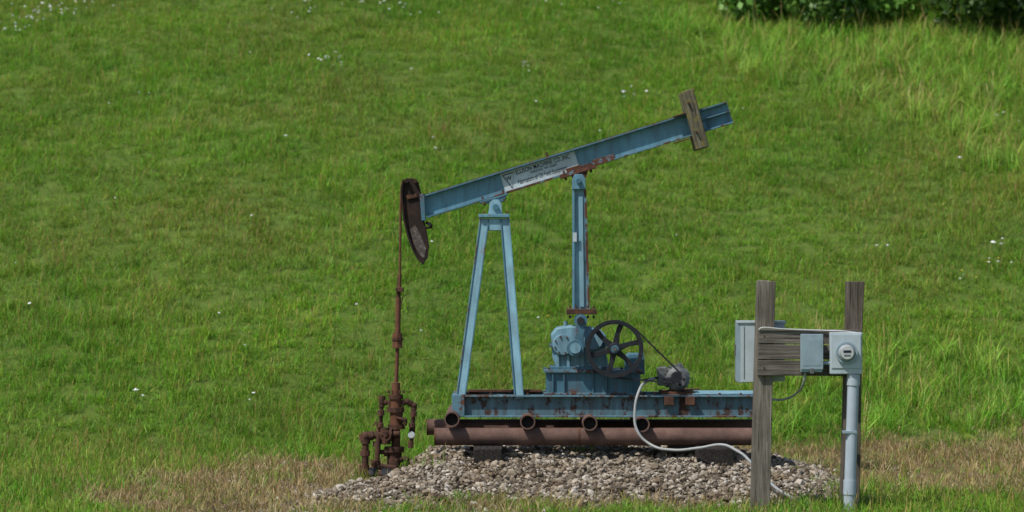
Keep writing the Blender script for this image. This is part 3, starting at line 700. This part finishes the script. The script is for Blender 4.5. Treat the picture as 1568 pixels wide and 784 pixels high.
def pipe(nm,pts,r,y=wy,ell=True,mt=M_well):
    q=[P(a,b,y if len(t)==0 else t[0]) for a,b,*t in pts]
    for i in range(len(q)-1): cyl(nm+'_%d'%i,q[i],q[i+1],r,mt,wh,14)
    if ell:
        for i in range(1,len(q)-1):
            me_=q[i]
            ball(nm+'_elbow_%d'%i,me_,r*1.45,mt)
            for o_ in (q[i-1],q[i+1]):
                d0=(o_-me_).normalized(); cyl(nm+'_collar',me_+d0*r*0.9,me_+d0*r*2.2,r*1.4,mt,wh,14)
def ball(nm,c,r,mt):
    import bmesh
    bm=bmesh.new(); bmesh.ops.create_uvsphere(bm,u_segments=14,v_segments=10,radius=r)
    me=bpy.data.meshes.new(nm); bm.to_mesh(me); bm.free(); me.transform(Matrix.Translation(c)); me.materials.append(mt)
    for p in me.polygons: p.use_smooth=True
    return link(bpy.data.objects.new(nm,me),wh)
pipe('upper_left_line',[(604,617),(585,616),(582,655),(578,664)],0.022)
pipe('right_line',[(608,617),(624,615),(634,621),(631,660),(629,684)],0.022)
pipe('flow_line',[(612,664),(560,668),(558,752)],0.034,wy-0.06)
pipe('flow_line_b',[(580,664),(577,714),(606,716)],0.026,wy-0.1)
pipe('mid_line',[(578,692),(608,692)],0.024,wy-0.04)
pipe('bottom_line',[(563,726),(620,726)],0.036,wy-0.14)
pipe('bleed_line',[(607,640),(620,643),(621,652)],0.016,wy-0.08)
pipe('casing_outlet',[(606,704),(622,704),(624,716)],0.024,wy-0.05)
for (px,a,b,r) in ((559,690,698,0.05),(558,712,736,0.05),(558,664,674,0.052),(583,628,636,0.036),(582,648,654,0.036),(577,676,684,0.04),(633,630,638,0.034),(631,648,654,0.032),(629,676,686,0.03)):
    cyl('union_%d'%px,P(px,a,wy-0.05),P(px,b,wy-0.05),r,M_rust,wh,8)
for (a,b,py,r,y_) in ((566,572,667,0.048,wy-0.06),(584,592,666,0.055,wy-0.06),(596,600,665,0.07,wy-0.06),(588,594,692,0.045,wy-0.04),(565,572,726,0.055,wy-0.14),(584,598,726,0.06,wy-0.14),(612,621,726,0.05,wy-0.14)):
    cyl('coupling_%d_%d'%(a,py),P(a,py,y_),P(b,py,y_),r,M_black if py==726 else M_well,wh,8)
cyl('valve_body',P(590,655,wy-0.06),P(590,680,wy-0.06),0.055,M_well,wh,12)
cyl('valve_stem',P(590,667,wy-0.06),P(590,667,wy-0.22),0.014,M_rust,wh,8); ring('valve_handwheel',P(590,667,wy-0.22),(0,1,0),0.055,0.042,0.014,M_rust,wh,24)
cyl('lower_valve_body',P(572,716,wy-0.14),P(572,736,wy-0.14),0.045,M_black,wh,8); cyl('lower_valve_bonnet',P(572,706,wy-0.14),P(572,716,wy-0.14),0.022,M_rust,wh,8)
ring('lower_valve_handwheel',P(572,706,wy-0.14),(0,0,1),0.05,0.038,0.012,M_rust,wh,20)
bar('valve_lever',P(577,645,wy-0.08),P(571,652,wy-0.08),0.02,0.015,M_rust,wh)
cyl('plug_top',P(585,606,wy),P(585,614,wy),0.034,M_well,wh,8)
cyl('gauge_case',P(630,666,wy-0.06),P(630,666,wy-0.02),0.036,M_grey,wh,20); cyl('gauge_dial',P(630,666,wy-0.064),P(630,666,wy-0.06),0.029,M_meter,wh,20)
for a in (596,617): bar('gland_lug',P(a,613,wy-0.02),P(a,630,wy-0.02),0.02,0.02,M_rust,wh)

# ------------------------------------------------------------ ELECTRIC SERVICE RACK
PYD=-3.5
def post(name,pts,y0,y1,mat):
    return prism(name,pp(pts,y0),y0,y1,mat,None,0.006)
post('wooden_post',[(1160,430),(1168,429),(1188,431),(1183,600),(1179,790),(1150,790),(1156,560)],PYD,PYD+0.15,M_woodV)
post('wooden_post',[(1297,431),(1324,431),(1321,500),(1316,790),(1287,790),(1295,520)],PYD+0.05,PYD+0.19,M_woodD)
brd=empty('wooden_crossboard',(X(1240,PYD),PYD,Z(540,PYD)))
yb=PYD-0.042
for i,(a,b) in enumerate(((503.5,526),(527.5,550),(551.5,575))):
    prism('plank_%d'%i,pp([(1162-i*0.5,a),(1319-i,a+1.5),(1318-i,b+1),(1162-i,b)],yb),yb,PYD-0.004,M_woodH,brd,0.004)
cyl('nail_a',P(1170,514,yb),P(1170,514,yb-0.006),0.008,M_rust,brd,8); cyl('nail_b',P(1170,563,yb),P(1170,563,yb-0.006),0.008,M_rust,brd,8)
# cabinet behind left post
cb=empty('electrical_cabinet',(X(1165,PYD),PYD+0.25,Z(540,PYD)))
y0=PYD+0.155
prism('cabinet_body',pp([(1133,494),(1202,494),(1202,584),(1133,586)],y0),y0,y0+0.20,M_grey,cb,0.006)
prism('cabinet_lid',pp([(1128,492),(1134,492),(1134,587),(1128,584)],y0),y0+0.0,y0+0.19,M_grey2,cb,0.003)
prism('cabinet_hood',pp([(1129,491.5),(1204,491.5),(1204,495),(1129,495)],y0-0.01),y0-0.012,y0+0.21,M_grey,cb,0.003)
prism('cabinet_latch',pp([(1126,528),(1128.5,528),(1128.5,545),(1126,545)],y0),y0+0.05,y0+0.09,M_motor,cb,0.002)
prism('cabinet_seam',pp([(1139,500),(1140,500),(1140,580),(1139,580)],y0),y0-0.004,y0+0.002,M_motor,cb,0)
# breaker box
bb=empty('breaker_box',(X(1243,PYD),yb,Z(541,PYD)))
prism('box_body',pp([(1227,514),(1259,514),(1259,570),(1227,570)],yb-0.1),yb-0.10,yb-0.002,M_grey2,bb,0.005)
prism('box_lid',pp([(1226,511.5),(1260.5,511.5),(1260.5,566),(1226,566)],yb-0.11),yb-0.112,yb-0.101,M_grey2,bb,0.004)
prism('box_hasp',pp([(1240,564),(1246,564),(1246,572),(1240,572)],yb-0.11),yb-0.122,yb-0.113,M_motor,bb,0.001)
cyl('box_nipple',P(1259,556,yb-0.05),P(1272,556,yb-0.05),0.018,M_grey2,bb,12)
prism('box_recess',pp([(1230,519),(1257,519),(1257,560),(1230,560)],yb-0.113),yb-0.1145,yb-0.1125,M_grey2,bb,0.001)
# meter
mb=empty('electric_meter',(X(1296,PYD),yb,Z(540,PYD)))
prism('meter_socket_box',pp([(1271,509),(1320,509),(1320,573),(1271,573)],yb-0.1),yb-0.11,yb-0.002,M_grey,mb,0.008)
prism('meter_cover',pp([(1273,512),(1318,512),(1318,564),(1273,564)],yb-0.11),yb-0.118,yb-0.111,M_grey,mb,0.003)
mcn=P(1296,540,yb-0.118)
ring('meter_ring',mcn+Vector((0,-0.012,0)),(0,1,0),0.098,0.080,0.03,M_grey2,mb,48)
cyl('meter_body',mcn,mcn+Vector((0,-0.05,0)),0.079,M_grey,mb,40,0.072)
m,nt,ns,ls=nodes_of('meter_glass'); b=N(ns,'ShaderNodeBsdfPrincipled'); b.inputs['Base Color'].default_value=(0.28,0.30,0.31,1); b.inputs['Roughness'].default_value=0.08; o=N(ns,'ShaderNodeOutputMaterial'); ls.new(b.outputs[0],o.inputs[0])
cyl('meter_dome',mcn+Vector((0,-0.05,0)),mcn+Vector((0,-0.075,0)),0.070,m,mb,40,0.058)
cyl('meter_dial',mcn+Vector((0,-0.075,0)),mcn+Vector((0,-0.078,0)),0.055,M_meter,mb,40)
box('meter_display',mcn.x-0.035,mcn.x+0.035,mcn.y-0.081,mcn.y-0.0785,mcn.z+0.002,mcn.z+0.024,M_ink,mb,0.001)
box('meter_label',mcn.x-0.03,mcn.x+0.03,mcn.y-0.081,mcn.y-0.0785,mcn.z-0.03,mcn.z-0.014,M_motor,mb,0.001)
bolt(P(1296,568,yb-0.12),mb,0.007,0.01,(0,-1,0),M_motor)
# PVC riser
pr=empty('conduit_pipe',(X(1305,PYD),yb,-0.26)); yp=yb-0.055
cyl('riser',P(1307,573,yp),P(1300,790,yp),0.052,M_pvc,pr,24)
cyl('riser_socket',P(1307,573,yp),P(1306.5,590,yp),0.060,M_pvc,pr,24)
cyl('riser_coupling',P(1301.5,735,yp),P(1301,757,yp),0.059,M_pvc,pr,24)
prism('strap',pp([(1291,660),(1312,660),(1312,664),(1291,664)],yp-0.054),yp-0.055,yp+0.05,M_grey2,pr,0.002)
# cables
tube('electrical_cable',[P(1162,505,yb-0.01),P(1165,502.5,yb-0.015),P(1200,504,yb-0.015),P(1260,506,yb-0.02),P(1290,507,yb-0.05),P(1321,511,yb-0.03)],0.007,M_white)
tube('electrical_cable',[P(1233,571,yb-0.05),P(1231,584,yb-0.03),P(1222,600,-3.4),P(1206,610,-3.3),P(1188,612,-3.2),P(1168,606,-3.1),P(1166,586,-3.25)],0.011,M_cable)
tube('flexible_conduit',[P(1008,578,-0.2),P(992,583,-0.35),P(978,600,-0.6),P(972,630,-0.66),P(976,660,-0.7),P(995,680,-0.75),P(1030,689,-0.9),P(1070,686,-1.0),P(1105,681,-1.1),P(1128,690,-1.3),P(1150,708,-1.8),P(1178,738,-2.4),P(1200,755,-2.7),P(1225,768,-2.8)],0.014,M_cable)
tube('flexible_conduit',[P(1008,578,-0.24),P(996,580,-0.26),P(985,582,-0.2)],0.012,M_black)

# ------------------------------------------------------------ light, sky, camera
tosun=Vector((-0.50,-0.42,0.95)).normalized()
sun=bpy.data.lights.new('sun','SUN'); sun.energy=4.7; sun.angle=math.radians(0.53); sun.color=(1.0,0.965,0.90)
so=bpy.data.objects.new('sun',sun); so.rotation_euler=tosun.to_track_quat('Z','Y').to_euler(); so.location=(-8,-8,20); scene.collection.objects.link(so)
w=bpy.data.worlds.new('World'); scene.world=w; w.use_nodes=True
nt=w.node_tree; bg=nt.nodes.get('Background') or nt.nodes.new('ShaderNodeBackground')
sky=nt.nodes.new('ShaderNodeTexSky'); sky.sky_type='NISHITA'; sky.sun_disc=False
sky.sun_elevation=math.asin(tosun.z); sky.sun_rotation=math.atan2(tosun.x,tosun.y)
nt.links.new(sky.outputs[0],bg.inputs[0]); bg.inputs[1].default_value=0.13
cam=bpy.data.cameras.new('camera'); co_=bpy.data.objects.new('camera',cam); scene.collection.objects.link(co_)
co_.location=(0,-CAMD,CZ); co_.rotation_euler=(math.radians(90),0,0)
cam.sensor_width=36; cam.lens=36*F/1568; cam.clip_end=3000; cam.clip_start=0.5
cam.dof.use_dof=True; cam.dof.focus_distance=28.8; cam.dof.aperture_fstop=2.0
scene.camera=co_
scene.view_settings.view_transform='Standard'; scene.view_settings.look='None'; scene.view_settings.exposure=0; scene.view_settings.gamma=1
